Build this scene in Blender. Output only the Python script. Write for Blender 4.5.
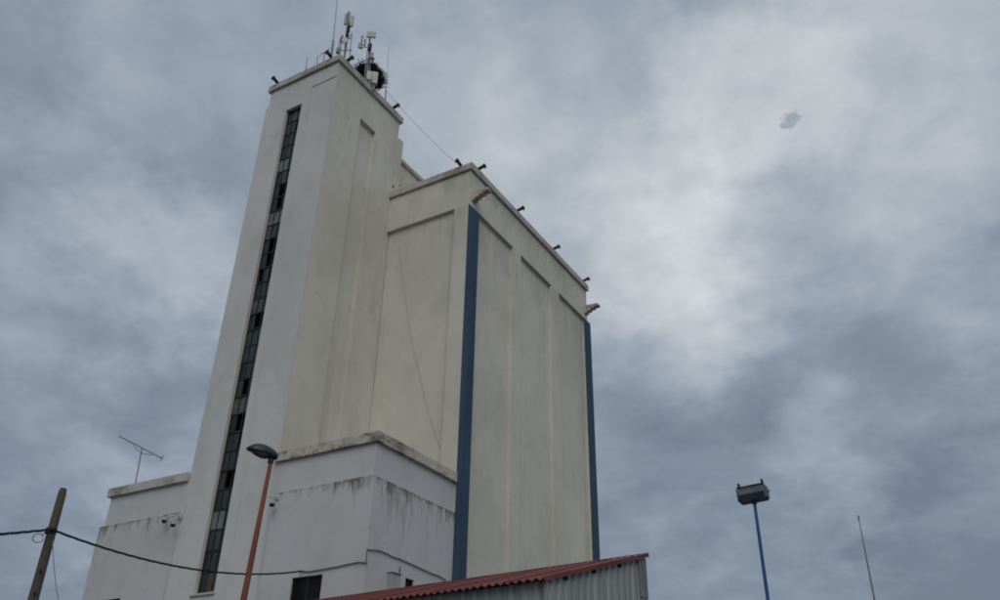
import bpy, math, random
from mathutils import Vector, Matrix
R = math.radians
random.seed(11)
S = bpy.context.scene
for o in list(bpy.data.objects): bpy.data.objects.remove(o)

# ------------------------------------------------------------------ camera
# world axes follow the silo: X along its front, Y into depth, Z up
FL = 852.3                                    # focal length for a 1000 px wide frame
UX = (.86366578, .50377046, .01722658)        # camera right
DN = (-.2415952, .44370199, -.86299496)       # camera down
FW = (-.44239483, .74117736, .50491874)       # camera forward
CAM = Vector((0, 0, 1.6))
cd = bpy.data.cameras.new('camera'); cam = bpy.data.objects.new('camera', cd)
S.collection.objects.link(cam); S.camera = cam
cd.sensor_width = 36; cd.lens = FL/1000*36; cd.clip_end = 20000; cd.clip_start = .1
cam.matrix_world = Matrix(((UX[0], -DN[0], -FW[0], CAM.x), (UX[1], -DN[1], -FW[1], CAM.y), (UX[2], -DN[2], -FW[2], CAM.z), (0, 0, 0, 1)))

# ------------------------------------------------------------------ sky, sun, exposure
SUN_EL, SUN_AZ = 46, 142                       # azimuth from +Y towards +X, degrees
W = bpy.data.worlds.new('World'); S.world = W; W.use_nodes = True
def build_world():
    nt = W.node_tree; N = nt.nodes; L = nt.links; N.clear()
    def nd(t, **k):
        n = N.new(t)
        for a, b in k.items(): setattr(n, a, b)
        return n
    def math_(op, a, b=None, clamp=False):
        n = nd('ShaderNodeMath', operation=op, use_clamp=clamp)
        for i, v in enumerate((a, b)):
            if v is None: continue
            if isinstance(v, (int, float)): n.inputs[i].default_value = v
            else: L.new(v, n.inputs[i])
        return n.outputs[0]
    out = nd('ShaderNodeOutputWorld'); bg = nd('ShaderNodeBackground'); bg.inputs[1].default_value = .1
    L.new(bg.outputs[0], out.inputs[0])
    sky = nd('ShaderNodeTexSky', sky_type='NISHITA'); sky.sun_disc = False
    sky.sun_elevation = R(SUN_EL); sky.sun_rotation = R(SUN_AZ)
    tc = nd('ShaderNodeTexCoord')
    sep = nd('ShaderNodeSeparateXYZ'); L.new(tc.outputs['Generated'], sep.inputs[0])
    z = math_('MAXIMUM', sep.outputs[2], 0.0)
    den = math_('ADD', z, .33)
    px = math_('DIVIDE', sep.outputs[0], den); py = math_('DIVIDE', sep.outputs[1], den)
    com = nd('ShaderNodeCombineXYZ'); L.new(px, com.inputs[0]); L.new(py, com.inputs[1])
    com.inputs[2].default_value = SKY_SEED
    def noise(scale, detail, rough, dist=0.0, off=0.0):
        m = nd('ShaderNodeMapping'); m.inputs['Location'].default_value = (off, off*.7, off*.3)
        L.new(com.outputs[0], m.inputs[0])
        n = nd('ShaderNodeTexNoise'); n.inputs['Scale'].default_value = scale; n.inputs['Detail'].default_value = detail
        n.inputs['Roughness'].default_value = rough; n.inputs['Distortion'].default_value = dist
        L.new(m.outputs[0], n.inputs['Vector']); return n.outputs[0]
    big = noise(1.3, 6, .5, .4); mid = noise(4.0, 7, .55, .3, 3.1); fin = noise(13., 6, .55, .2, 5.3)
    def lin(n, k): return math_('MULTIPLY', math_('SUBTRACT', n, .5), k)
    val = math_('ADD', math_('ADD', lin(big, .22), lin(mid, .40)), math_('ADD', lin(fin, .24), .475))
    # direction, pushed about by noise so that the cloud banks get ragged outlines
    def vnoise(scale, amp):
        n = nd('ShaderNodeTexNoise'); n.inputs['Scale'].default_value = scale; n.inputs['Detail'].default_value = 6; n.inputs['Roughness'].default_value = .58
        L.new(com.outputs[0], n.inputs['Vector'])
        a = nd('ShaderNodeVectorMath', operation='SUBTRACT'); L.new(n.outputs['Color'], a.inputs[0]); a.inputs[1].default_value = (.5, .5, .5)
        b = nd('ShaderNodeVectorMath', operation='SCALE'); L.new(a.outputs[0], b.inputs[0]); b.inputs[3].default_value = amp; return b.outputs[0]
    w1 = nd('ShaderNodeVectorMath', operation='ADD'); L.new(tc.outputs['Generated'], w1.inputs[0]); L.new(vnoise(4.5, .30), w1.inputs[1])
    wn = nd('ShaderNodeVectorMath', operation='NORMALIZE'); L.new(w1.outputs[0], wn.inputs[0])
    w2 = nd('ShaderNodeVectorMath', operation='ADD'); L.new(tc.outputs['Generated'], w2.inputs[0]); L.new(vnoise(34., .05), w2.inputs[1])
    wf = nd('ShaderNodeVectorMath', operation='NORMALIZE'); L.new(w2.outputs[0], wf.inputs[0])
    def bank(x, y, r, amp, warped=True):
        g = Vector(UX)*((x-500)/FL) + Vector(DN)*((y-300)/FL) + Vector(FW); k = 1/g.length; g.normalize()
        dt = nd('ShaderNodeVectorMath', operation='DOT_PRODUCT'); L.new(wn.outputs[0] if warped else wf.outputs[0], dt.inputs[0]); dt.inputs[1].default_value = g
        mr = nd('ShaderNodeMapRange', interpolation_type='SMOOTHSTEP'); L.new(dt.outputs['Value'], mr.inputs[0])
        mr.inputs[1].default_value = math.cos(1.7*r/FL*k); mr.inputs[2].default_value = 1.0; mr.inputs[3].default_value = 0; mr.inputs[4].default_value = amp
        return mr.outputs[0]
    val = math_('ADD', val, math_('MULTIPLY', math_('SUBTRACT', z, .5), .12))      # overcast sky is lighter overhead
    for b in CLOUD_BANKS: val = math_('ADD', val, bank(*b))
    cr = nd('ShaderNodeValToRGB'); e = cr.color_ramp; L.new(val, cr.inputs[0])
    e.elements[0].position = .30; e.elements[0].color = (.175, .218, .280, 1)
    e.elements[1].position = 1.0; e.elements[1].color = (.78, .80, .82, 1)
    for p_, c_ in ((.44, (.238, .290, .362)), (.56, (.325, .380, .448)), (.70, (.445, .490, .540)), (.84, (.585, .615, .65))):
        a = e.elements.new(p_); a.color = (*c_, 1)
    sc = nd('ShaderNodeVectorMath', operation='SCALE'); L.new(cr.outputs[0], sc.inputs[0]); sc.inputs[3].default_value = 10.0
    gap = math_('MULTIPLY', bank(790, 119, 6, -.62, False), math_('MULTIPLY', fin, 1.2))                                # the small blue gap in the cloud
    cvo = math_('ADD', .97, gap)
    mx = nd('ShaderNodeMix', data_type='RGBA'); L.new(cvo, mx.inputs[0])
    L.new(sky.outputs[0], mx.inputs[6]); L.new(sc.outputs[0], mx.inputs[7])
    L.new(mx.outputs[2], bg.inputs[0])
SKY_SEED = 2.6
CLOUD_BANKS = ((690, 245, 95, .18), (715, 255, 45, .09), (745, 105, 60, .19), (640, 265, 110, .05), (570, 200, 110, .09), (440, 120, 80, .12), (905, 70, 110, .20), (900, 190, 70, .03),
    (850, 250, 50, .06), (790, 250, 40, -.03), (830, 455, 48, .09), (960, 290, 60, .08), (905, 390, 65, -.04), (740, 450, 70, -.06), (960, 575, 90, -.12),
    (165, 250, 70, .17), (70, 180, 60, .05), (120, 330, 60, -.06), (200, 365, 50, -.07), (10, 20, 80, -.10), (640, 350, 60, .07), (30, 570, 60, -.07))
build_world()
sd = bpy.data.lights.new('sun', 'SUN'); sd.energy = 1.15; sd.angle = R(50); sd.color = (1, .96, .90)
sun = bpy.data.objects.new('sun', sd); S.collection.objects.link(sun); sun.location = (20, -10, 60)
sv = Vector((math.sin(R(SUN_AZ))*math.cos(R(SUN_EL)), math.cos(R(SUN_AZ))*math.cos(R(SUN_EL)), math.sin(R(SUN_EL))))
sun.rotation_euler = sv.to_track_quat('Z', 'Y').to_euler()
S.view_settings.view_transform = 'Standard'; S.view_settings.look = 'None'
S.view_settings.exposure = 0; S.view_settings.gamma = 1
S.render.engine = 'CYCLES'; S.cycles.filter_width = 1.9

# ------------------------------------------------------------------ helpers
def ray(x, y): return Vector(UX)*((x-500)/FL) + Vector(DN)*((y-300)/FL) + Vector(FW)
def on_x(x, y, X): d = ray(x, y); return CAM + d*((X-CAM.x)/d.x)
def on_y(x, y, Y): d = ray(x, y); return CAM + d*((Y-CAM.y)/d.y)
def on_z(x, y, Z): d = ray(x, y); return CAM + d*((Z-CAM.z)/d.z)
def at(x, y, D): d = ray(x, y); return CAM + d*(D/math.hypot(d.x, d.y))

ORG = {}
class MB:
    def __init__(s): s.v = []; s.f = []
    def add(s, vs, fs):
        n = len(s.v); s.v += [Vector(q) for q in vs]; s.f += [tuple(n+i for i in q) for q in fs]; return s
    def box(s, x0, x1, y0, y1, z0, z1):
        return s.add([(x0,y0,z0),(x1,y0,z0),(x1,y1,z0),(x0,y1,z0),(x0,y0,z1),(x1,y0,z1),(x1,y1,z1),(x0,y1,z1)],
            [(0,3,2,1),(4,5,6,7),(0,1,5,4),(1,2,6,5),(2,3,7,6),(3,0,4,7)])
    def obox(s, c, ax, ay, az, hx, hy, hz):
        c = Vector(c); P = []
        for sz in (-1, 1):
            for sx, sy in ((-1,-1),(1,-1),(1,1),(-1,1)): P.append(c + ax*sx*hx + ay*sy*hy + az*sz*hz)
        return s.add(P, [(0,3,2,1),(4,5,6,7),(0,1,5,4),(1,2,6,5),(2,3,7,6),(3,0,4,7)])
    def tube(s, pts, rad, n=8, cap=True):
        pts = [Vector(p) for p in pts]
        if not isinstance(rad, (list, tuple)): rad = [rad]*len(pts)
        rings = []; a = None
        for i, p in enumerate(pts):
            t = (pts[min(i+1, len(pts)-1)] - pts[max(i-1, 0)]).normalized()
            if a is None: a = t.orthogonal().normalized()
            a = (a - t*a.dot(t)).normalized(); b = t.cross(a)
            rings.append([p + (a*math.cos(2*math.pi*k/n) + b*math.sin(2*math.pi*k/n))*rad[i] for k in range(n)])
        vs = [q for r in rings for q in r]; fs = []
        for i in range(len(pts)-1):
            for k in range(n): fs.append((i*n+k, i*n+(k+1) % n, (i+1)*n+(k+1) % n, (i+1)*n+k))
        if cap: fs.append(tuple(reversed(range(n)))); fs.append(tuple((len(pts)-1)*n+k for k in range(n)))
        return s.add(vs, fs)
    def prism(s, prof, o, ax, ay, ext):          # profile (a,b) -> o + ax*a + ay*b, extruded by ext
        o = Vector(o); n = len(prof); P = [o + ax*a + ay*b for a, b in prof]
        return s.add(P + [p + ext for p in P], [tuple(reversed(range(n))), tuple(range(n, 2*n))] + [(i, (i+1) % n, n+(i+1) % n, n+i) for i in range(n)])
    def loft(s, rings, cap=True):
        n = len(rings[0]); vs = [q for r in rings for q in r]; fs = []
        for i in range(len(rings)-1):
            for k in range(n): fs.append((i*n+k, i*n+(k+1) % n, (i+1)*n+(k+1) % n, (i+1)*n+k))
        if cap: fs.append(tuple(reversed(range(n)))); fs.append(tuple((len(rings)-1)*n+k for k in range(n)))
        return s.add(vs, fs)
    def beam(s, p0, p1, side, up, w, h, jit=.008, step=.9, seed=0):   # rough masonry beam: slightly uneven edges
        rnd = random.Random(seed); p0 = Vector(p0); p1 = Vector(p1); d = p1-p0; n = max(2, int(d.length/step)); rings = []
        for i in range(n+1):
            c = p0 + d*(i/n)
            q = [c, c+side*w, c+side*w+up*h, c+up*h]
            if 0 < i < n: q = [x + side*rnd.uniform(-jit, jit) + up*rnd.uniform(-jit, jit) for x in q]
            rings.append(q)
        return s.loft(rings)
    def build(s, name, mat, parent=None, smooth=False, bevel=0):
        import bmesh
        me = bpy.data.meshes.new(name)
        org = ORG.get(parent.name, Vector()) if parent else Vector()
        if parent is None:
            xs = [v.x for v in s.v]; ys = [v.y for v in s.v]; zs = [v.z for v in s.v]
            org = Vector(((min(xs)+max(xs))/2, (min(ys)+max(ys))/2, min(zs)))
        me.from_pydata([tuple(v-org) for v in s.v], [], s.f); me.update()
        bm = bmesh.new(); bm.from_mesh(me); bmesh.ops.recalc_face_normals(bm, faces=bm.faces); bm.to_mesh(me); bm.free()
        o = bpy.data.objects.new(name, me); S.collection.objects.link(o)
        me.materials.append(mat)
        if smooth:
            for p in me.polygons: p.use_smooth = True
            try: me.set_sharp_from_angle(angle=R(40))
            except Exception: pass
        if parent: o.parent = parent
        else: o.location = org
        ORG[o.name] = org
        if bevel:
            m = o.modifiers.new('bevel', 'BEVEL'); m.width = bevel; m.segments = 2; m.limit_method = 'ANGLE'
        return o
def thing(name, loc, label, cat, group=None):
    o = bpy.data.objects.new(name, None); S.collection.objects.link(o); o.location = loc; o.empty_display_size = .3
    ORG[o.name] = Vector(loc); return tag(o, label, cat, group)
def tag(o, label, cat, group=None):
    o['label'] = label; o['category'] = cat
    if group: o['group'] = group
    return o
X_, Y_, Z_ = Vector((1,0,0)), Vector((0,1,0)), Vector((0,0,1))

# ------------------------------------------------------------------ materials
class NT:
    def __init__(s, name):
        s.m = bpy.data.materials.new(name); s.m.use_nodes = True; s.t = s.m.node_tree
        s.b = s.t.nodes['Principled BSDF']
        g = s.t.nodes.new('ShaderNodeNewGeometry'); s.pos = g.outputs['Position']; s.rand = None
    def n(s, t, **k):
        q = s.t.nodes.new(t)
        for a, b in k.items(): setattr(q, a, b)
        return q
    def set(s, sock, v):
        if isinstance(v, (int, float, tuple)): sock.default_value = v
        else: s.t.links.new(v, sock)
    def noise(s, scale=(1,1,1), detail=4, rough=.55, dist=0, loc=(0,0,0), vec=None):
        mp = s.n('ShaderNodeMapping'); mp.inputs['Scale'].default_value = scale; mp.inputs['Location'].default_value = loc
        s.t.links.new(vec or s.pos, mp.inputs[0])
        q = s.n('ShaderNodeTexNoise'); q.inputs['Scale'].default_value = 1; q.inputs['Detail'].default_value = detail
        q.inputs['Roughness'].default_value = rough; q.inputs['Distortion'].default_value = dist
        s.t.links.new(mp.outputs[0], q.inputs['Vector']); return q.outputs[0]
    def ramp(s, v, a, b, lo=0.0, hi=1.0):
        q = s.n('ShaderNodeMapRange', interpolation_type='SMOOTHSTEP'); s.set(q.inputs[0], v)
        for i, x in enumerate((a, b, lo, hi)): q.inputs[i+1].default_value = x
        return q.outputs[0]
    def math(s, op, a, b=0.0, clamp=False):
        q = s.n('ShaderNodeMath', operation=op, use_clamp=clamp); s.set(q.inputs[0], a); s.set(q.inputs[1], b); return q.outputs[0]
    def mix(s, f, a, b):
        q = s.n('ShaderNodeMix', data_type='RGBA'); s.set(q.inputs[0], f)
        s.set(q.inputs[6], a if not isinstance(a, tuple) else (*a, 1)); s.set(q.inputs[7], b if not isinstance(b, tuple) else (*b, 1)); return q.outputs[2]
    def z(s):
        q = s.n('ShaderNodeSeparateXYZ'); s.t.links.new(s.pos, q.inputs[0]); return q.outputs[2]
    def bump(s, h, strength=.3, dist=.02):
        q = s.n('ShaderNodeBump'); q.inputs['Strength'].default_value = strength; q.inputs['Distance'].default_value = dist
        s.t.links.new(h, q.inputs['Height']); s.t.links.new(q.outputs[0], s.b.inputs['Normal'])
    def done(s, col, rough=.8, metal=0.0, spec=.3):
        s.set(s.b.inputs['Base Color'], col if not isinstance(col, tuple) else (*col, 1))
        s.set(s.b.inputs['Roughness'], rough); s.b.inputs['Metallic'].default_value = metal
        s.b.inputs['Specular IOR Level'].default_value = spec; return s.m

def plaster(name, base, tint, levels=(), mould=.0, seed=0.0, streak=.35):
    """painted render: blotches, vertical rain streaks, horizontal pour lines, mould hanging below the heights in levels"""
    q = NT(name); L0 = (seed, seed*1.7, seed*.4)
    big = q.noise((.16, .16, .10), 5, .6, .4, L0)
    col = q.mix(q.ramp(big, .35, .68), base, tint)
    patch = q.noise((.9, .9, .55), 6, .62, .6, L0)
    col = q.mix(q.math('MULTIPLY', q.ramp(patch, .46, .72), .34), col, tuple(c*.80 for c in tint))
    st = q.noise((2.6, 2.6, .055), 5, .62, .15, L0)
    wide = q.noise((.5, .5, .03), 3, .5, .1, L0)
    stm = q.math('MULTIPLY', q.ramp(st, .50, .78), q.ramp(wide, .40, .66))
    col = q.mix(q.math('MULTIPLY', stm, streak), col, (.33, .31, .26))
    # faint horizontal joints of the poured lifts, broken up by noise
    jm = q.math('FRACT', q.math('DIVIDE', q.math('ADD', q.z(), q.math('MULTIPLY', q.noise((.25,.25,.25), 3, .5), .12)), 1.18))
    jl = q.math('MULTIPLY', q.ramp(q.math('ABSOLUTE', q.math('SUBTRACT', jm, .5)), .022, .0), q.ramp(q.noise((.8,.8,2.), 4, .6, 0, L0), .42, .62))
    col = q.mix(q.math('MULTIPLY', jl, .16), col, (.30, .29, .25))
    vo = q.n('ShaderNodeTexVoronoi', feature='DISTANCE_TO_EDGE'); vo.inputs['Scale'].default_value = .42
    wv = q.n('ShaderNodeVectorMath', operation='ADD'); q.t.links.new(q.pos, wv.inputs[0])
    nz = q.n('ShaderNodeTexNoise'); nz.inputs['Scale'].default_value = .9; nz.inputs['Detail'].default_value = 7; q.t.links.new(q.pos, nz.inputs['Vector'])
    q.t.links.new(nz.outputs['Color'], wv.inputs[1]); q.t.links.new(wv.outputs[0], vo.inputs['Vector'])
    crk = q.math('MULTIPLY', q.ramp(vo.outputs['Distance'], .016, .0), q.ramp(q.noise((.30, .30, .22), 3, .5, 0, (seed+9, 2, 5)), .54, .66))
    col = q.mix(q.math('MULTIPLY', crk, .22), col, (.22, .20, .16))
    rp = q.ramp(q.noise((.30, .30, .20), 5, .6, .15, (seed+3, 8, 1)), .54, .60)      # patches painted over later
    col = q.mix(q.math('MULTIPLY', rp, .24), col, tuple(min(1, c*1.10) for c in base))
    spots = q.ramp(q.noise((7, 7, 5), 3, .6, 0, L0), .70, .77)
    col = q.mix(q.math('MULTIPLY', spots, .30), col, (.26, .23, .18))
    for i, (zl, ln, amt) in enumerate(levels):
        d = q.math('SUBTRACT', zl, q.z())                         # metres below the edge
        fall = q.ramp(d, ln, 0.0)
        drip = q.noise((3.4, 3.4, .42 if i else .75), 8, .74, .5, (seed+i*3.3, i*1.9, 0))
        where = q.noise((.55, .55, .35), 3, .5, 0, (seed+i*5.1, 0, 0))
        sx = q.n('ShaderNodeSeparateXYZ'); q.t.links.new(q.pos, sx.inputs[0])
        wet = q.math('ADD', q.ramp(sx.outputs[0], -20.6, -18.15, 0, .13), q.ramp(sx.outputs[0], -31.6, -32.4, 0, .12))   # the outer corners stay damp
        m = q.ramp(q.math('ADD', q.math('ADD', q.math('MULTIPLY', fall, .30), wet), q.math('ADD', drip, q.math('MULTIPLY', where, .42))), 1.0, 1.20)
        m = q.math('MULTIPLY', m, q.math('MULTIPLY', q.ramp(d, -.02, .0), q.ramp(d, ln*1.02, ln*.6)))
        col = q.mix(q.math('MULTIPLY', m, amt), col, (.085, .07, .045))
        if i == 0:                                                # grime line on the very edge
            ed = q.math('MULTIPLY', q.ramp(d, .16, .02), q.math('MULTIPLY', q.ramp(d, -.01, .0), q.ramp(q.noise((2.5, 2.5, 4), 6, .7, .3, (seed, 1, 1)), .44, .58)))
            col = q.mix(q.math('MULTIPLY', ed, .6), col, (.09, .08, .06))
    fine = q.noise((9, 9, 9), 5, .6); grain = q.noise((.8, .8, .5), 5, .6, .3, L0)
    q.bump(q.math('ADD', q.math('MULTIPLY', fine, .35), grain), .35, .03)
    return q.done(col, .9, 0, .15)

M = {}
M['white'] = plaster('white_render', (.585, .585, .572), (.52, .52, .50), levels=((33.3, 2.5, .25), (31.4, 9, .16)), seed=1.1, streak=.45)
M['cream'] = plaster('cream_render', (.63, .61, .53), (.54, .525, .455), levels=((28.06, 2.6, .20), (25.98, 5.5, .16)), seed=4.2, streak=.42)
M['cream_side'] = plaster('cream_render_side', (.61, .59, .52), (.53, .51, .44), levels=((33.3, 3.0, .22), (30.7, 6.5, .20)), seed=9.1, streak=.50)
M['annex_low'] = plaster('white_render_mouldy', (.54, .545, .545), (.48, .485, .475), levels=((11.12, 1.3, .8), (12.36, 4.8, .38)), seed=2.3, streak=.30)
M['annex_up'] = plaster('white_render_upper', (.55, .555, .555), (.51, .515, .51), seed=6.6, streak=.2)
def coping_mat(name, base, amt, seed):
    q = NT(name)
    a = q.noise((1.6, 1.6, 3.2), 7, .68, .5, (seed, seed, 0)); w = q.noise((.35, .35, .35), 3, .5, 0, (seed*2, 0, 0))
    m = q.ramp(q.math('ADD', a, q.math('MULTIPLY', w, .6)), .74, .98)
    col = q.mix(q.math('MULTIPLY', m, amt), base, (.13, .10, .065))
    g = q.noise((5, 5, 5), 5, .65, .2, (seed, 0, 3)); col = q.mix(q.math('MULTIPLY', q.ramp(g, .5, .7), .35*amt), col, (.05, .045, .035))
    q.bump(q.math('ADD', a, g), .5, .03); return q.done(col, .92, 0, .12)
M['coping'] = coping_mat('concrete_coping', (.46, .45, .40), .45, 1.3)
M['coping_dirty'] = coping_mat('mouldy_coping', (.52, .49, .42), .85, 5.7)
M['coping_left'] = coping_mat('grimy_coping', (.50, .49, .45), .6, 8.2)
def paint(name, base, dark, rough=.55, scale=3., metal=0, spec=.35, bump=.1):
    q = NT(name); a = q.noise((scale, scale, scale*.35), 6, .62, .3); b = q.noise((scale*6,)*3, 4, .6)
    col = q.mix(q.ramp(a, .38, .72), base, dark)
    col = q.mix(q.math('MULTIPLY', q.ramp(b, .55, .75), .35), col, dark)
    q.bump(b, bump, .01); return q.done(col, q.ramp(a, .3, .7, rough-.08, rough+.12), metal, spec)
def strip_mat():
    q = NT('blue_paint_strip'); a = q.noise((1.5, 1.5, .25), 6, .65, .3); b = q.noise((6, 6, 3), 6, .7, .4); c = q.noise((.6, .6, .12), 4, .6, 0, (3, 1, 2))
    col = q.mix(q.ramp(a, .35, .7), (.044, .078, .128), (.060, .096, .140))
    col = q.mix(q.math('MULTIPLY', q.ramp(c, .45, .7), .45), col, (.034, .056, .088))
    col = q.mix(q.math('MULTIPLY', q.ramp(b, .66, .72), .55), col, (.30, .30, .28))
    q.bump(b, .2, .02); return q.done(col, .85, 0, .12)
M['blue_stripe'] = strip_mat()
M['corbel'] = coping_mat('weathered_stone', (.50, .46, .38), .6, 3.3)
M['plaster_gap'] = paint('bare_brick', (.20, .165, .12), (.11, .09, .065), .95, 4, spec=.1, bump=.4)
M['frame'] = paint('window_steel', (.022, .027, .027), (.012, .015, .015), .7, 6)
def glass(name, base, rough, spec=.5):
    q = NT(name); a = q.noise((2.2, 2.2, 2.2), 5, .6); r = q.n('ShaderNodeObjectInfo').outputs['Random']
    col = q.mix(q.ramp(a, .35, .7), base, tuple(c*.6 for c in base)); col = q.mix(q.math('MULTIPLY', r, .45), col, tuple(c*.45 for c in base))
    q.bump(q.noise((1.4,)*3, 2, .5), .06, .02); return q.done(col, rough, 0, spec)
M['glass_dark'] = glass('dusty_glass', (.022, .031, .032), .22)
M['glass_green'] = glass('greenish_glass', (.042, .056, .053), .28)
M['glass_light'] = glass('pale_glass', (.21, .235, .23), .5, .3)
M['glass_pale'] = glass('pale_grey_glass', (.11, .125, .122), .5, .3)
M['glass_warm'] = glass('yellowed_board', (.10, .088, .055), .6, .3)
M['shade_black'] = paint('interior_shade_black', (.02, .02, .02), (.01, .01, .01), .95, 1, spec=.05)  # near black standing in for the shade of interiors and gaps
M['roof_red'] = paint('red_roof_sheet', (.170, .036, .031), (.105, .030, .027), .6, 1.4, spec=.35)
def clad(name):
    q = NT(name)
    st = q.noise((4.5, 4.5, .22), 6, .62, .1); b = q.noise((.8, .8, .5), 4, .6); f = q.noise((14, 14, 6), 4, .6)
    col = q.mix(q.ramp(st, .38, .70), (.34, .36, .345), (.22, .235, .225))
    col = q.mix(q.math('MULTIPLY', q.ramp(b, .45, .7), .5), col, (.25, .26, .235))
    col = q.mix(q.math('MULTIPLY', q.ramp(f, .58, .72), .25), col, (.14, .12, .09))
    r = q.n('ShaderNodeObjectInfo').outputs['Random']; col = q.mix(q.math('MULTIPLY', r, .3), col, (.20, .21, .20))
    q.bump(b, .1, .02); return q.done(col, .55, .25, .4)
M['clad'] = clad('weathered_grey_cladding')
M['flash'] = paint('grey_flashing', (.20, .22, .22), (.12, .135, .135), .5, 2, .3)
M['dark_metal'] = paint('dark_metal', (.012, .014, .020), (.007, .008, .012), .6, 6)
M['lens'] = paint('lamp_glass', (.10, .11, .12), (.06, .065, .07), .2, 2)
M['red_post'] = paint('red_oxide_paint', (.235, .060, .034), (.145, .045, .028), .55, 2.2)
M['navy'] = paint('navy_lamp_shell', (.020, .028, .050), (.012, .017, .03), .4, 3)
M['bowl'] = paint('lamp_bowl', (.085, .085, .075), (.05, .05, .045), .35, 5)
M['blue_post'] = paint('blue_post_paint', (.020, .095, .250), (.014, .065, .18), .45, 2.5)
M['lamp_grey'] = paint('floodlight_shell', (.13, .135, .13), (.085, .09, .09), .5, 5, .2)
M['lamp_reflection'] = paint('floodlight_reflection', (.03, .06, .085), (.02, .035, .05), .2, 5)  # teal carries the bluish reflection on the lamp's lower band, painted in
def wood():
    q = NT('weathered_pole'); a = q.noise((9, 9, .35), 6, .65, .3); b = q.noise((1.2, 1.2, .6), 4, .6)
    col = q.mix(q.ramp(a, .35, .7), (.105, .090, .070), (.050, .043, .034)); col = q.mix(q.math('MULTIPLY', q.ramp(b, .45, .7), .5), col, (.10, .095, .08))
    q.bump(a, .5, .02); return q.done(col, .9, 0, .15)
M['pole'] = wood()
M['cable'] = paint('black_cable', (.010, .010, .012), (.006, .006, .007), .6, 8)
M['grey_cable'] = paint('grimy_cable', (.14, .13, .115), (.07, .065, .055), .8, 4)
M['thin_wire'] = paint('thin_wire', (.20, .20, .20), (.12, .12, .12), .6, 4)
M['wall_wire'] = paint('painted_wire', (.50, .485, .425), (.45, .435, .38), .8, 4)
M['galv'] = paint('galvanised_steel', (.22, .23, .24), (.13, .135, .14), .45, 5, .4)
M['antenna_white'] = paint('antenna_radome', (.50, .50, .47), (.38, .38, .35), .55, 4)
M['bracket_white'] = paint('white_bracket', (.55, .56, .56), (.42, .42, .42), .6, 5)
M['box_grey'] = paint('grey_box', (.36, .37, .36), (.27, .28, .27), .6, 3)
M['stick'] = paint('nest_sticks', (.050, .040, .037), (.022, .018, .018), .95, 12, spec=.1)
def ground_mat():
    q = NT('yard_ground'); a = q.noise((.12,)*3, 7, .62, .3); b = q.noise((3,)*3, 5, .6)
    col = q.mix(q.ramp(a, .35, .65), (.16, .15, .13), (.10, .10, .095)); col = q.mix(q.math('MULTIPLY', q.ramp(b, .45, .7), .4), col, (.22, .20, .17))
    q.bump(b, .4, .03); return q.done(col, .95, 0, .1)
M['ground'] = ground_mat()

# ------------------------------------------------------------------ ground
g = MB().add([(-4000,-4000,0),(4000,-4000,0),(4000,4000,0),(-4000,4000,0)], [(0,1,2,3)]).build('ground', M['ground']); g['kind'] = 'structure'

# ------------------------------------------------------------------ grain silo
XL, XT0, XT1, XR = -32.3, -27.45, -22.95, -18.08      # left annex, tower left / right, right face of the cell block
YF, YM, YB = 22.25, 27.28, 40.35                      # front plane, cell block front, cell block back
silo = thing('grain_silo', (-25.2, 31, 0), 'tall white concrete grain silo with narrow window strip and blue corner strips', 'silo')
WX0, WX1, WZ0, WZ1 = -26.1, -25.05, 7.87, 31.45
# tower front
YS = YF+.10
t = MB()
t.box(-27.6, WX0, YF, YS, 0, 32.28)
t.box(XT0, WX0, YF, YS, 32.28, 33.3)
t.box(WX1, -24.52, YF, YS, 0, 32.33)
t.box(-24.52, XT1, YF+.035, YS, 0, 32.33)
t.box(WX1, XT1, YF, YS, 32.33, 33.3)
t.box(WX0, WX1, YF, YS, WZ1, 33.3)
t.box(WX0, WX1, YF, YS, 0, WZ0)
t.build('tower_front_wall', M['white'], silo)
# tower flanks with the recessed panel
t = MB()
t.box(XT0, XT1-.19, 23.9, 27.4, 0, 33.3)
t.box(-27.6, WX0-.002, YS, 23.9, 0, 32.28); t.box(XT0, WX0-.002, YS, 23.9, 32.28, 33.3); t.box(WX1+.002, XT1, YS, 23.9, 0, 33.3); t.box(WX0, WX1, YS, 23.9, WZ1+.002, 33.3); t.box(WX0, WX1, YS, 23.9, 0, WZ0-.002)
t.box(XT1-.19, XT1, 23.9, 24.33, 0, 31.2)
t.box(XT1-.19, XT1, 25.57, 27.4, 0, 31.2)
t.box(XT1-.19, XT1, 23.9, 27.4, 31.2, 33.3)
t.box(-27.6, XT1+.10, 27.4, 27.75, 28.2, 32.15)
t.box(-27.6, XT0, 23.9, 27.4, 0, 32.28)
t.build('tower_side_wall', M['cream_side'], silo)
t = MB()
t.beam((XT0-.15, YF-.12, 33.3), (XT1+.13, YF-.12, 33.3), Y_, Z_, .42, .36, seed=1)
t.beam((XT1+.132, YF-.118, 33.298), (XT1+.132, 27.55, 33.298), -X_, Z_, .42, .364, seed=2)
t.beam((XT0-.152, YF-.118, 33.298), (XT0-.152, 27.55, 33.298), X_, Z_, .42, .364, seed=3)
t.beam((XT0-.15, 27.552, 33.302), (XT1+.13, 27.552, 33.302), -Y_, Z_, .42, .36, seed=4)
t.box(XT0+.1, XT1-.1, YF+.1, 27.3, 33.1, 33.32)
t.build('tower_coping', M['coping'], silo)
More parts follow.
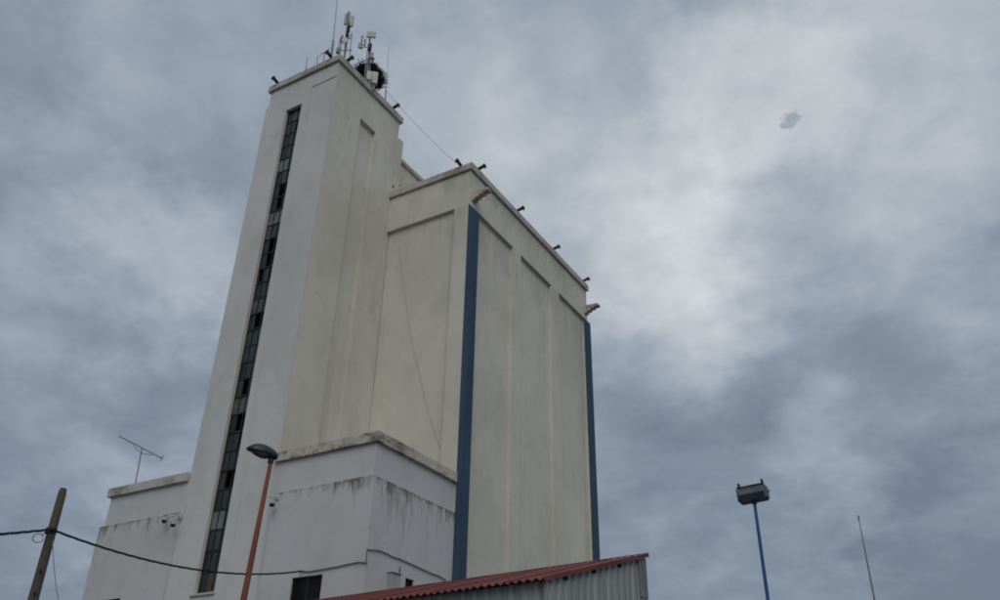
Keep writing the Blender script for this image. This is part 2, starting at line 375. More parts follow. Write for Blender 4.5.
# window strip of the stair well
win = MB()
gy = YF+.20
NR, NC = 30, 3
ph = (WZ1-WZ0)/NR; pw = (WX1-WX0)/NC
for i in range(NC+1):
    x = WX0 + i*pw; win.box(x-.018, x+.018, gy-.03, gy+.03, WZ0, WZ1)
for j in range(NR+1):
    zz = WZ0 + j*ph; h = .028 if j % 2 else .045
    win.box(WX0, WX1, gy-.034, gy+.034, zz-h, zz+h)
win = win.build('window', M['frame'], silo)
me_cache = {}
def pane_mesh(kind):
    if kind not in me_cache:
        mb = MB().box(-pw/2+.012, pw/2-.012, -.004, .004, -ph/2+.02, ph/2-.02); m = bpy.data.meshes.new('pane')
        m.from_pydata([tuple(v) for v in mb.v], [], mb.f); m.materials.append(M[kind]); me_cache[kind] = m
    return me_cache[kind]
light_rows = {25: (0, 1), 21: (0, 1, 2), 20: (0,), 15: (0, 1), 9: (0, 1, 2), 3: (0, 1), 29: (1,), 13: (2,)}  # panes given a paler colour, by row
dark_rows = {28: (2,), 23: (1, 2), 22: (1,), 19: (1, 2), 18: (1, 2), 17: (0, 2), 14: (1, 2), 10: (1,), 8: (1, 2), 7: (2,), 5: (1, 2)}
rw = random.Random(5)
for j in range(NR):
    r_img = j                                # row 0 at the bottom
    for i in range(NC):
        if i in dark_rows.get(r_img, ()): continue          # broken pane: open to the dark stair well
        k = ('glass_light' if j in (3, 21, 25) else 'glass_pale') if i in light_rows.get(r_img, ()) else ('glass_green' if rw.random() < .35 else 'glass_dark')
        if j == 0 and i > 0: k = 'glass_warm'
        o = bpy.data.objects.new('pane', pane_mesh(k)); S.collection.objects.link(o); o.parent = win
        o.location = Vector((WX0+(i+.5)*pw, gy, WZ0+(j+.5)*ph)) - ORG[silo.name]
        o.rotation_euler = (R(rw.uniform(-1.2, 1.2)), 0, R(rw.uniform(-1.2, 1.2)))
MB().box(WX0+.03, WX1-.03, 23.6, 23.88, WZ0, WZ1).box(WX0+.003, WX0+.028, YF+.26, 23.87, WZ0, WZ1).box(WX1-.028, WX1-.003, YF+.26, 23.87, WZ0, WZ1).build('stairwell_shade_lining', M['shade_black'], silo)  # added sheets that put the stair well's shade into their colour
MB().box(WX0-.12, WX1+.06, YF-.07, YF+.2, WZ0-.09, WZ0-.004).build('window_sill', M['coping'], silo, bevel=.01)
# cell block
RC = .17
t = MB()
t.box(-32.3, XR-RC, YM+RC, YB, 0, 28.05)                       # core, at the depth of the recessed panels
t.box(-32.3, XR-RC, YM, YM+RC, 25.99, 28.05)                   # frieze towards the tower
t.box(-18.93, XR-RC, YM, YM+RC, 0, 25.99)                      # corner pier
t.box(XR-RC, XR, YM, YB, 25.99, 28.05)                         # frieze of the long face
t.box(XR-RC, XR, YM, 28.1, 0, 25.99)
for a, b in ((31.47, 32.32), (35.71, 36.68), (40.02, YB)): t.box(XR-RC, XR, a, b, 0, 25.99)
t.build('cell_block_wall', M['cream'], silo)
t = MB()
t.beam((-32.4, YM-.12, 28.05), (XR+.12, YM-.12, 28.05), Y_, Z_, .45, .35, seed=5)
t.beam((XR+.122, YM-.118, 28.048), (XR+.122, YB+.12, 28.048), -X_, Z_, .45, .354, seed=6)
t.beam((-32.4, YB+.118, 28.052), (XR+.12, YB+.118, 28.052), -Y_, Z_, .45, .35, seed=7)
t.box(-32.3, XR-.2, YM+.2, YB-.2, 27.9, 28.15)
t.build('cell_block_coping', M['coping'], silo)
for y0, y1 in ((YM-.004, 27.88), (40.0, YB+.004)):
    MB().prism([(XR-.05, 0), (-17.88, 0), (-17.88, 25.72), (XR-.05, 26.03)], (0, y0, 0), X_, Z_, Y_*(y1-y0)).build('blue_corner_strip', M['blue_stripe'], silo)
# stepped stone spouts under the parapet
for yc in (27.62, 40.15):
    prof = [(0, 26.30), (.18, 26.32), (.20, 26.42), (.40, 26.44), (.43, 26.54), (.64, 26.53), (.68, 26.62), (.88, 26.62), (.95, 26.68), (.90, 26.80), (.5, 26.82), (0, 26.86)]
    MB().prism(prof, (XR-.03, yc-.17, 0), X_, Z_, Y_*.34).build('stone_spout', M['corbel'], silo, bevel=.02)
# machine gallery on top
t = MB(); t.box(-30.2, XT1+.05, 27.75, 38.6, 28.1, 30.72); t.build('gallery_wall', M['cream_side'], silo)
t = MB(); t.beam((XT1+.16, 27.75, 30.72), (XT1+.16, 38.7, 30.72), -X_, Z_, .4, .24, seed=8); t.box(-30.2, XT1-.2, 27.75, 38.65, 30.72, 30.93)
t.build('gallery_coping', M['coping'], silo)
def flake(pts, dirn, name='plaster_gap'):            # plaster fallen off: thin ragged slab of bare wall
    mb = MB(); n = len(pts); mb.add(pts + [p + dirn for p in pts], [tuple(range(n)), tuple(range(n, 2*n))] + [(i, (i+1) % n, n+(i+1) % n, n+i) for i in range(n)])
    return mb.build(name, M['plaster_gap'], silo)
rf = random.Random(3)
for cx, cy, r in ((394.5, 186.5, 1.9), (398, 187, 1.5), (400.5, 185.5, 1.0), (396, 183.5, .8)):
    pts = [on_x(cx+math.cos(a)*r*rf.uniform(.6, 1.2), cy+math.sin(a)*r*rf.uniform(.5, 1.1), XT1+.056) for a in [k*math.pi/4 for k in range(8)]]
    flake(pts, -X_*.02)

# low annexes flanking the tower
def annex(x0, x1, side, cop):
    t = MB(); t.box(x0, x1, YF, YM-.01, 0, 12.36); t.build('annex_wall', M['annex_up'], silo)
    t = MB(); p = .10
    y0 = YF-p
    if side > 0:
        ax0, ax1 = x0+.25, x1+p
        op = (-21.25, -19.9, 6.75, 7.97)
        t.box(ax0, op[0], y0, YF, 0, 11.12); t.box(op[1], x1, y0, YF, 0, 11.12)
        t.box(op[0], op[1], y0, YF, op[3], 11.12); t.box(op[0], op[1], y0, YF, 0, op[2])
        o2 = (24.36, 24.85, 7.1, 8.12)
        t.box(x1, ax1, y0, o2[0], 0, 11.12); t.box(x1, ax1, o2[1], YM-.05, 0, 11.12)
        t.box(x1, ax1, o2[0], o2[1], o2[3], 11.12); t.box(x1, ax1, o2[0], o2[1], 0, o2[2])
    else:
        op = (-31.35, -30.05, 6.6, 8.05)
        t.box(x0, op[0], y0, YF, 0, 11.10); t.box(op[1], x1-.05, y0, YF, 0, 11.10)
        t.box(op[0], op[1], y0, YF, op[3], 11.10); t.box(op[0], op[1], y0, YF, 0, op[2])
        t.box(x0-.14, x0, y0, YM-.05, 0, 11.10)
    t.build('annex_lower_wall', M['annex_low'], silo)
    w = MB()
    for a, b in ((op[0], op[0]+.05), (op[1]-.05, op[1]), ((op[0]+op[1])/2-.025, (op[0]+op[1])/2+.025)): w.box(a, b, YF-.045, YF-.003, op[2], op[3])
    w.box(op[0]+.05, op[1]-.05, YF-.043, YF-.005, op[3]-.05, op[3]); w.box(op[0]+.05, op[1]-.05, YF-.043, YF-.005, op[2], op[2]+.05)
    w = w.build('annex_window', M['frame'], silo)
    for k in (0, 1):
        a = op[0]+.05 + k*(op[1]-op[0])/2 - k*.025; MB().box(a, a+(op[1]-op[0])/2-.075, YF-.02, YF-.012, op[2]+.05, op[3]-.05).build('pane', M['shade_black'], w)
    if side > 0:
        w = MB().box(x1+.003, x1+.04, o2[0], o2[0]+.04, o2[2], o2[3]).box(x1+.003, x1+.04, o2[1]-.04, o2[1], o2[2], o2[3]).box(x1+.004, x1+.038, o2[0]+.04, o2[1]-.04, o2[3]-.04, o2[3]).build('annex_window', M['frame'], silo)
        MB().box(x1+.01, x1+.018, o2[0]+.04, o2[1]-.04, o2[2], o2[3]-.04).build('pane', M['shade_black'], w)
    t = MB()
    t.beam((x0-(.15 if side < 0 else -.02), YF-.13, 12.36), (x1+(.13 if side > 0 else -.02), YF-.13, 12.36), Y_, Z_, .4, .36, .007, .5, seed=20+side)
    if side > 0: t.beam((x1+.132, YF-.128, 12.358), (x1+.132, YM-.02, 12.358), -X_, Z_, .4, .364, .007, .5, seed=30)
    else: t.beam((x0-.152, YF-.128, 12.358), (x0-.152, YM-.02, 12.358), X_, Z_, .4, .364, .007, .5, seed=31)
    t.box(x0+.1, x1-.1, YF+.2, YM-.02, 12.3, 12.5)
    t.build('annex_coping', M[cop], silo)
annex(XT1, -18.2, 1, 'coping_dirty')
annex(XL, -27.6, -1, 'coping_left')

# ------------------------------------------------------------------ corrugated shed in front
EV = ray(-900, 770); EV.z = 0; EV.normalize()                # along the eave, away to the left
GV = Vector((-EV.y, EV.x, 0)); GV = GV if GV.y > 0 else -GV  # along the end wall, into depth
A = on_z(544, 578, 5.3)
def on_plane(x, y, P, n): d = ray(x, y); return CAM + d*((P-CAM).dot(n)/d.dot(n))
B = on_plane(647.6, 554.5, A, EV)
DW = (B-A).dot(GV); RISE = B.z-A.z; LEN = 13.6
shed = thing('corrugated_shed', (A.x, A.y, 0), 'grey corrugated metal shed with red lean-to roof in front of the silo', 'shed')
def SP(e, g, z): q = A + EV*e + GV*g; return Vector((q.x, q.y, z))
slope = (GV*DW + Z_*RISE).normalized(); SL = math.hypot(DW, RISE); nrm = EV.cross(slope); nrm = nrm if nrm.z > 0 else -nrm
# roof sheets: sinus corrugation, overlapping
pit = .19; NP = 5; sw = pit*NP
def roof_sheet(e0, lift):
    mb = MB(); vs = []; n = NP*6
    for s_ in (0, SL):
        for k in range(n+1):
            e = k/n*sw; vs.append(A + EV*(e0+e) + slope*s_ + nrm*(.028*math.cos(2*math.pi*e/pit)+lift))
    vs += [v - nrm*.006 for v in vs]; m = n+1; fs = []
    for k in range(n):
        fs += [(k, k+1, m+k+1, m+k), (2*m+k, 3*m+k, 3*m+k+1, 2*m+k+1), (k, 2*m+k, 2*m+k+1, k+1), (m+k, m+k+1, 3*m+k+1, 3*m+k)]
    mb.add(vs, fs); return mb
k = 0; e0 = 0
while e0 < LEN:
    roof_sheet(e0, .004*(k % 2)).build('roof_sheet', M['roof_red'], shed, smooth=True); e0 += sw-.02; k += 1
# verge flashing and ridge cap
MB().obox(A + slope*SL/2 - EV*.012 - nrm*.012, EV, slope, nrm, .01, SL/2+.02, .045).build('verge_flashing', M['roof_red'], shed)
MB().obox(B + EV*LEN/2 + nrm*.036 - slope*.05, EV, slope, nrm, LEN/2+.02, .09, .006).build('ridge_cap', M['roof_red'], shed)
# wall sheets: trapezoidal ribs
def rib(x, p=.30):
    f = (x % p)/p
    return .0 if f < .42 else (.035*(f-.42)/.1 if f < .52 else (.035 if f < .88 else .035*(1-(f-.88)/.12)))
def wall_sheets(P, dirn, out, length, top, width=.9):
    a = 0
    while a < length-.02:
        b = min(a+width, length); mb = MB(); xs = sorted({a, b} | {x for k in range(int(a/.3)-1, int(b/.3)+2) for x in (k*.3+.42*.3, k*.3+.52*.3, k*.3+.88*.3, k*.3+.3) if a < x < b})
        m = len(xs); dz = random.uniform(-.008, .008)
        lo = [P + dirn*x + out*(rib(x+1e-6)+.003*(int(a/width+.5) % 2)) for x in xs]
        vs = [Vector((q.x, q.y, .02)) for q in lo] + [Vector((q.x, q.y, top(x)+dz)) for q, x in zip(lo, xs)]
        vs += [v - out*.004 for v in vs]; fs = []
        for k in range(m-1): fs += [(k, k+1, m+k+1, m+k), (2*m+k, 3*m+k, 3*m+k+1, 2*m+k+1), (m+k, m+k+1, 3*m+k+1, 3*m+k)]
        fs += [(0, m, 3*m, 2*m), (m-1, 3*m-1, 4*m-1, 2*m-1)]
        mb.add(vs, fs).build('wall_sheet', M['clad'], shed); a = b
zr = lambda g: A.z + RISE*g/DW
ew, gw = .10, .22
wall_sheets(SP(ew, gw, 0), GV, -EV, DW-gw-.08, lambda x: zr(x+gw)-.06)
wall_sheets(SP(ew, gw, 0), EV, -GV, LEN-ew, lambda x: zr(gw)-.06)
wall_sheets(SP(ew, DW-.08, 0), EV, GV, LEN-ew, lambda x: zr(DW-.08)-.06)
wall_sheets(SP(LEN, gw, 0), GV, EV, DW-gw-.08, lambda x: zr(x+gw)-.06)
for gpos in (.95, 2.15, 3.35):                               # near-black boxes paint in the small dark gaps below the verge
    MB().obox(SP(.10, gpos, zr(gpos)-.10), EV, GV, Z_, .05, .05, .035).build('purlin_gap', M['shade_black'], shed)
for za, zb, w_ in ((.02, zr(DW)-1.05, .17), (zr(DW)-1.03, zr(DW)-.10, .19)):
    mb = MB(); c = SP(ew-.05, DW-.05, (za+zb)/2)
    mb.obox(c - GV*w_, EV, GV, Z_, .012, w_, (zb-za)/2); mb.obox(c + EV*.15 + GV*.012, EV, GV, Z_, .16, .012, (zb-za)/2)
    mb.build('corner_flashing', M['flash'], shed)
MB().obox(SP(ew-.036, gw-.036, (zr(gw)-.1)/2), EV, GV, Z_, .035, .035, (zr(gw)-.12)/2).build('corner_flashing', M['clad'], shed)

# ------------------------------------------------------------------ street lamp with red post
D = 18.4
top = at(271.5, 458, D); low = at(243.5, 600, D); ax = (low-top).normalized()
base = top + ax*(top.z/-ax.z)
lamp = thing('street_lamp', (base.x, base.y, 0), 'red-orange street lamp post with dark navy cobra head before the white annex', 'street lamp')
MB().tube([base, base.lerp(top, .35), low, low.lerp(top, .5), top], [.088, .080, .064, .053, .042], 14).build('post', M['red_post'], lamp, True)
MB().tube([base, base + Z_*.5], [.135, .125], 14).build('post_base', M['red_post'], lamp, True)
view = (top-CAM); view.z = 0; view.normalize(); left = Vector((-view.y, view.x, 0))
hd = (left*.97 + Z_*.10 - view*.22).normalized(); hup = (Z_ - hd*Z_.dot(hd)).normalized(); hs = hd.cross(hup)
o0 = top - hd*.10 + hup*.05
def head(rings, name, mat):
    rr = []
    for d, w_, up, dn in rings:
        rr.append([o0 + hd*d + hs*math.cos(a)*w_ + hup*(math.sin(a)*(up if math.sin(a) > 0 else dn)) for a in [2*math.pi*k/20 for k in range(20)]])
    return MB().loft(rr).build(name, mat, lamp, True)
head([(-.02, .05, .05, .04), (.0, .09, .085, .06), (.06, .12, .12, .075), (.16, .145, .165, .07), (.30, .165, .195, .045), (.44, .16, .185, .03), (.55, .13, .14, .022), (.63, .08, .075, .018), (.675, .02, .02, .012)], 'lamp_head', M['navy'])
head([(.16, .07, .0, .075), (.22, .12, .01, .105), (.32, .14, .01, .11), (.44, .13, .01, .085), (.53, .09, .005, .05), (.58, .03, .0, .025)], 'lamp_bowl', M['bowl'])
MB().tube([top - hup*.12, top + hup*.06], [.062, .062], 12).build('collar', M['navy'], lamp, True)

# ------------------------------------------------------------------ blue floodlight post
D = 21.3
top = at(754.5, 503, D); base = Vector((top.x, top.y, 0)); b2 = at(768, 600, D); axb = (b2-top).normalized(); base = top + axb*(top.z/-axb.z)
fl = thing('floodlight_post', (base.x, base.y, 0), 'slim blue post carrying one wide grey floodlight against the sky', 'floodlight')
MB().tube([base, base.lerp(top, .5), top + Z_*.06], [.058, .048, .037], 14).build('post', M['blue_post'], fl, True)
MB().tube([base, base + Z_*.35], [.11, .10], 14).build('post_base', M['blue_post'], fl, True)
view = top-CAM; view.z = 0; view.normalize(); rt = Vector((view.y, -view.x, 0))
rt = (rt*.97 - view*.24 + Z_*.05).normalized(); bk = Z_.cross(rt).normalized(); up = rt.cross(bk)
hc = top + up*.22
prof = [(-.20, -.02), (-.15, -.17), (.12, -.19), (.22, -.05), (.20, .19), (-.05, .20), (-.17, .12)]
MB().prism(prof, hc - rt*.33, bk, up, rt*.66).build('lamp_housing', M['lamp_grey'], fl, bevel=.02)
MB().prism([(-.207, -.03), (-.155, -.178), (-.02, -.19), (-.02, -.17), (-.15, -.15), (-.19, -.03)], hc - rt*.30, bk, up, rt*.60).build('lamp_glass', M['lamp_reflection'], fl)  # lower band, its bluish reflection put into the colour
for s_ in (-.30, .28): MB().obox(hc + rt*s_ + up*.24 - bk*.02, rt, bk, up, .02, .05, .075).build('bracket_tab', M['dark_metal'], fl)
MB().obox(hc + up*.17 - bk*.16, rt, bk, up, .335, .03, .012).build('visor', M['dark_metal'], fl)
for s_ in (-1, 1): MB().obox(hc + rt*s_*.345, rt, bk, up, .012, .16, .15).build('end_plate', M['lamp_grey'], fl, bevel=.02)
MB().tube([hc + rt*.35, hc + rt*.42 + up*.02], [.03, .02], 8).build('hinge_bolt', M['galv'], fl)
MB().tube([top - Z_*.02, top + Z_*.10], [.06, .06], 12).build('collar', M['blue_post'], fl, True)

# ------------------------------------------------------------------ utility pole and its cables
D = 21.4
top = at(63.5, 488.5, D); low = at(33, 600, D); axp = (low-top).normalized(); base = top + axp*(top.z/-axp.z)
pole = thing('utility_pole', (base.x, base.y, 0), 'weathered brown utility pole with black cable at left edge', 'pole')
def along(f): return base.lerp(top, f)
MB().tube([along(0), along(.3), along(.6), along(.85), along(.985), along(1)], [.142, .132, .114, .098, .090, .072], 16).build('shaft', M['pole'], pole, True)
pa = at(51, 531, D) - view*0
vw = pa-CAM; vw.z = 0; vw.normalize()
att = pa - vw*.16
MB().tube([pa + axp*.06, pa - axp*.06], [.116, .116], 16).build('clamp_band', M['dark_metal'], pole)
MB().tube([pa, att], [.03, .03], 8).build('cable_bracket', M['dark_metal'], pole)
for x, y in ((40.5, 572), (34.5, 594)):
    q = at(x, y, D); MB().tube([q - vw*.10, q - vw*.18], [.028, .028], 8).build('bolt', M['dark_metal'], pole)
def sag(a, b, s_, n=24): return [Vector(a).lerp(Vector(b), i/n) - Z_*s_*4*(i/n)*(1-i/n) for i in range(n+1)]
def bundle(paths, name, label, r, mat):
    mb = MB(); pts = paths; n = len(pts)
    for ph_ in (0, 2.09, 4.19):                            # three twisted strands
        q = []
        for i, p in enumerate(pts):
            tg = (pts[min(i+1, n-1)]-pts[max(i-1, 0)]).normalized(); a1 = tg.orthogonal().normalized(); a2 = tg.cross(a1)
            an = ph_ + i*.9; q.append(p + (a1*math.cos(an)+a2*math.sin(an))*r*.62)
        mb.tube(q, r*.62, 6)
    o = mb.build(name, mat, None, True); tag(o, label, 'cable'); return o
E_ = on_y(301, 571, YF-.16)
span = sag(att, E_, .42, 60); LP = at(-230, 543, 16)
lpth = sag(LP, att, .06, 40)
bundle(lpth + span[1:], 'power_cable', 'thick black cable running from the pole to the annex wall', .025, M['cable'])
o = MB().tube(sag(at(-230, 541, 16), at(47, 529.5, D-.1), .05, 20), .009, 6).build('service_wire', M['cable'], None, True); tag(o, 'thin wire above the thick black cable left of the pole', 'wire')
lc = at(38, 538, D-.12); rr_ = Vector((vw.y, -vw.x, 0))
ring = [lc + rr_*math.cos(a)*.105 + Z_*math.sin(a)*.095 for a in [2*math.pi*k/24 for k in range(25)]]
o = MB().tube([at(46, 531, D-.14), at(42.5, 535, D-.13)] + ring[2:] , .009, 6).build('cable_loop', M['cable'], None, True); tag(o, 'small coiled loop of wire hanging beside the pole', 'wire')
dw = [at(52.5, 540, D-.15), at(53, 552, D-.15), at(54.3, 570, D-.15), at(56.5, 590, D-.15), at(59.5, 603, D-.15), at(66, 640, D-.15), at(70, 690, D-.15)]
o = MB().tube(dw, .008, 6).build('hanging_wire', M['thin_wire'], None, True); tag(o, 'thin grey wire dangling down beside the utility pole', 'wire')
# cable stapled along the annex
wl = [on_y(x, y, YF-.135) for x, y in ((299, 570.5), (308, 571.5), (316, 570.3), (326, 568.6), (338, 566.4), (350, 563.6), (360, 562), (365, 562.5), (367.6, 563.6))]
wl += [Vector((-18.08, YF-.125, z)) for z in (8.16, 8.34, 8.58)]
wr = [on_x(x, y, -18.065) for x, y in ((371.5, 550), (375, 549.8), (381, 551), (388, 554), (393, 556.8), (399, 558.5), (407, 562), (414, 565.2), (422, 569), (431, 573), (438, 575.5), (446, 580))]
o = MB().tube(wl + wr, .02, 8).build('wall_cable', M['grey_cable'], None, True); tag(o, 'grimy cable stapled around the white annex corner above the window', 'cable')
# slack line down the cell block
ww = [on_y(x, y, YM+RC-.03) for x, y in ((399, 246), (402, 268), (405, 294), (410, 330), (416, 358), (423, 388), (431, 420), (440, 447))]
o = MB().tube(ww, .010, 6).build('slack_line', M['wall_wire'], None, True); tag(o, 'faint slack line slanting down the cream cell block', 'wire')

# ------------------------------------------------------------------ floodlights on the parapets
def parapet_lamp(p, out, label):
    """arm with a slim dark floodlight pushed out beyond the coping; p = on the coping edge"""
    p = Vector(p); side = out.cross(Z_)
    t = thing('parapet_floodlight', p, label, 'floodlight', 'floodlights along the silo parapets')
    tilt = (out*.97 + Z_*.22).normalized(); up = side.cross(tilt); up = up if up.z > 0 else -up
    MB().obox(p + out*-.12 + Z_*.05, out, side, Z_, .10, .06, .05).build('foot', M['dark_metal'], t)
    MB().obox(p + tilt*.10 + Z_*.08, tilt, side, up, .26, .07, .055).build('arm', M['dark_metal'], t, bevel=.015)
    c = p + tilt*.34 + Z_*.08
    h = MB().prism([(-.05, -.085), (.05, -.12), (.07, -.11), (.08, .065), (-.04, .065)], c - side*.085, tilt, up, side*.17).build('lamp_housing', M['dark_metal'], t, bevel=.01)
    MB().obox(c - up*.112, tilt, side, up, .04, .07, .008).build('lens', M['lens'], h)
    return t
zc, zt = 28.40, 33.66
for px, py, lab in ((479.5, 171.5, 'dark floodlight on the cell block parapet right of its near corner'),
                    (518.5, 213.5, 'dark floodlight on the long right parapet, second from its near corner'),
                    (554.5, 253.5, 'dark floodlight on the long right parapet, third from its near corner'),
                    (584.5, 286.5, 'dark floodlight at the far end of the long right parapet')):
    q = on_x(px, py, XR+.12); parapet_lamp((XR+.05, q.y, zc), X_, lab)
q = on_y(460, 169, YM-.12); parapet_lamp((q.x, YM-.06, zc), -Y_, 'dark floodlight on the front parapet where the thin guy wire ends')
for px, py, lab in ((276.5, 85, 'dark floodlight on the left corner of the tower top'), (330.5, 59, 'dark floodlight on the tower top left of its near corner')):
    q = on_y(px, py, YF-.12); parapet_lamp((q.x, YF-.06, zt), -Y_, lab)
for px, py, lab in ((347.5, 63.5, 'dark floodlight on the tower top right of its near corner'), (393.5, 112.5, 'dark floodlight at the far right corner of the tower top')):
    q = on_x(px, py, XT1+.12); parapet_lamp((XT1+.05, q.y, zt), X_, lab)

# ------------------------------------------------------------------ roof-top antennas
ROOF = 33.32
def Tp(x, y, Y=24.): return on_y(x, y, Y)
def down(p): return Vector((p.x, p.y, ROOF))
CV = (Vector((-25, 24.5, 36))-CAM).normalized(); CR = Vector((CV.y, -CV.x, 0)).normalized(); CU = CR.cross(CV)
def whip(name, a, b, r, label, rb=.03):
    t = thing(name, down(a), label, 'antenna')
    MB().tube([down(a), a, a.lerp(b, .12)], [rb, rb, rb], 8).build('base_tube', M['galv'], t, True)
    MB().tube([a, a.lerp(b, .5), b], [r, r*.8, r*.6], 6).build('rod', M['galv'], t, True)
    return t
a_ = Tp(332.3, 50, 23.2); whip('whip_antenna', a_, a_ + (Tp(338, -8, 23.2)-a_)*1.25, .028, 'tall thin whip antenna rising past the frame left of the tower masts', .06)
whip('whip_antenna', Tp(385.5, 97, 26.4), Tp(389, 45, 26.4), .018, 'thin whip antenna standing right of the stork nest', .035)
whip('whip_antenna', Tp(306, 69, 22.9), Tp(307.2, 57.5, 22.9), .035, 'short dark rod on the tower parapet between its two left floodlights', .04)
whip('whip_antenna', Tp(317, 63.5, 22.9), Tp(317.3, 56.5, 22.9), .02, 'shortest pale rod beside the small roof yagi', .02)
# small yagi
c0 = Tp(324.5, 62, 22.9); t = thing('roof_yagi', down(c0), 'small cluttered yagi antenna left of the tall whip on the tower', 'antenna')
MB().tube([down(c0), Tp(324.5, 53, 22.9)], .025, 8).build('mast', M['galv'], t)
b0, b1 = Tp(320, 55.5, 22.9), Tp(330, 48.5, 22.9); MB().tube([b0, b1], .02, 6).build('boom', M['galv'], t)
for k in range(5):
    p = b0.lerp(b1, k/4.5); el = (X_*.4 + Z_*.75 + Y_*.3).normalized()*(.34-.03*k); MB().tube([p-el*.8, p+el*.8], .014, 5).build('element', M['galv'], t)
# first mast: lattice tripod with sector panels and a small dish
Y1 = 23.9
c0 = Tp(346, 53, Y1); t = thing('antenna_mast', down(c0), 'taller antenna mast with clustered panels at the tower corner', 'antenna')
MB().tube([down(c0), Tp(346.3, 40, Y1), Tp(348.7, 12, Y1)], .05, 8).build('mast', M['galv'], t, True)
for (x, y), (x2, y2), Y in (((338, 55), (343, 36), Y1), ((351, 58), (352, 33), Y1), ((345, 57), (349, 30), Y1+.6)):
    MB().tube([down(Tp(x, y, Y)), Tp(x2, y2, Y)], .028, 6).build('leg', M['galv'], t)
for (x, y), (x2, y2) in (((340, 50.5), (352, 50.5)), ((342.5, 38), (352, 39)), ((343, 44), (352, 34))):
    MB().tube([Tp(x, y, Y1), Tp(x2, y2, Y1)], .025, 6).build('brace', M['galv'], t)
def panel(t, x, y, w, h, Y, ry, mat='antenna_white', dep=.06, name='panel_antenna'):
    c = Tp(x, y, Y); s_ = (CR*math.cos(ry)+Vector((CV.x, CV.y, 0)).normalized()*math.sin(ry)).normalized(); n = s_.cross(Z_)
    return MB().obox(c, s_, n, Z_, w/2, dep, h/2).build(name, M[mat], t, bevel=.02)
panel(t, 346, 19.5, .15, .85, Y1, .5); panel(t, 352, 21.5, .17, .80, Y1, -.5); panel(t, 349, 17, .13, .7, Y1+.25, 0, 'box_grey')
panel(t, 348, 30.5, .18, .38, Y1, .3, 'dark_metal', .08, 'radio_unit'); panel(t, 349.6, 25, .12, .3, Y1, .1, 'dark_metal', .08, 'radio_unit')
panel(t, 347.2, 34.5, .14, .26, Y1-.1, .3, 'dark_metal', .08, 'radio_unit')
def dish(t, x, y, r, Y, dirn):
    c = Tp(x, y, Y); dirn = dirn.normalized(); a1 = dirn.orthogonal().normalized(); a2 = dirn.cross(a1); rings = []
    for rr, d in ((.02, -.16), (.5, -.13), (.85, -.05), (1, .0), (1, .10), (.96, .10)):
        rings.append([c + (a1*math.cos(q)+a2*math.sin(q))*r*rr + dirn*d*r*1.6 for q in [2*math.pi*k/18 for k in range(18)]])
    return MB().loft(rings).build('dish', M['antenna_white'], t, True)
dish(t, 341.5, 38.5, .24, Y1-.1, Vector((-.7, -.7, .0))); dish(t, 345, 40.5, .19, Y1-.2, Vector((.6, -.8, .0)))
MB().tube([Tp(339, 47, Y1), Tp(340.5, 38, Y1)], .03, 6).build('dish_arm', M['galv'], t)
panel(t, 338.5, 51, .22, .36, Y1, .2, 'box_grey', .1, 'equipment_box')
# second mast
Y2 = 24.7
c0 = Tp(367.5, 76, Y2); t = thing('antenna_mast', down(c0), 'shorter antenna mast with square white panel above the stork nest', 'antenna')
MB().tube([down(c0), Tp(368.5, 60, Y2), Tp(370.2, 33, Y2)], .045, 8).build('mast', M['galv'], t, True)
MB().tube([down(Tp(365.5, 76, Y2)), Tp(368, 44, Y2)], .025, 6).build('brace', M['galv'], t)
MB().tube([down(Tp(371, 80, Y2)), Tp(369.8, 48, Y2)], .022, 6).build('brace', M['galv'], t)
panel(t, 371.3, 35, .50, .42, Y2-.12, -.15, 'antenna_white', .05)
panel(t, 360.5, 46, .24, .36, Y2, .3); panel(t, 362, 40.5, .10, .75, Y2, .2, 'box_grey', .05); panel(t, 365, 43, .09, .55, Y2, .2, 'box_grey', .05)
MB().tube([Tp(360, 48.3, Y2), Tp(369.5, 47, Y2)], .022, 6).build('bracket', M['galv'], t)
panel(t, 370, 47.5, .16, .5, Y2-.1, .3, 'dark_metal', .08, 'radio_unit'); panel(t, 371.3, 56, .20, .42, Y2-.12, .1, 'box_grey', .09, 'radio_unit')
MB().tube([Tp(371, 58.5, Y2), Tp(374.8, 59.5, Y2)], .03, 6).build('stub', M['galv'], t)
panel(t, 373, 60, .07, .35, Y2, 0, 'dark_metal', .05, 'stub')
# stork nest and white cabinets below it
Yn = 25.9
nc = Tp(370.5, 75.5, Yn); nb = Vector((nc.x, nc.y, ROOF))
n_ = thing('stork_nest', nb, 'big dark ragged stork nest of sticks on the tower top', 'nest')
mb = MB(); rs = random.Random(8)
Rx, Ry, Rh = .62, .98, .50
def nest_pt(f):
    while True:
        q = Vector((rs.uniform(-1,1), rs.uniform(-1,1), rs.uniform(-1,1)))
        if q.length <= 1 and q.length > .05: break
    q = q.normalized()*f; return nc + Vector((q.x*Rx, q.y*Ry, q.z*Rh*(1 + .25*math.sin(3*q.x+2*q.y)) + .10*q.y))
for k in range(1000):
    p = nest_pt(rs.uniform(.62, 1.0 if k % 5 else 1.25)); o_ = (p-nc).normalized(); tg = Vector((rs.gauss(0,1), rs.gauss(0,1), rs.gauss(0,.5))); tg = (tg - o_*tg.dot(o_)*.75).normalized()
    l = rs.uniform(.16, .48); mb.tube([p-tg*l, p+tg*l*.3+o_*rs.uniform(-.03, .05), p+tg*l], [.010, .014, .006], 4)
st = mb.build('sticks', M['stick'], n_); st['kind'] = 'stuff'
core = MB(); rings = []
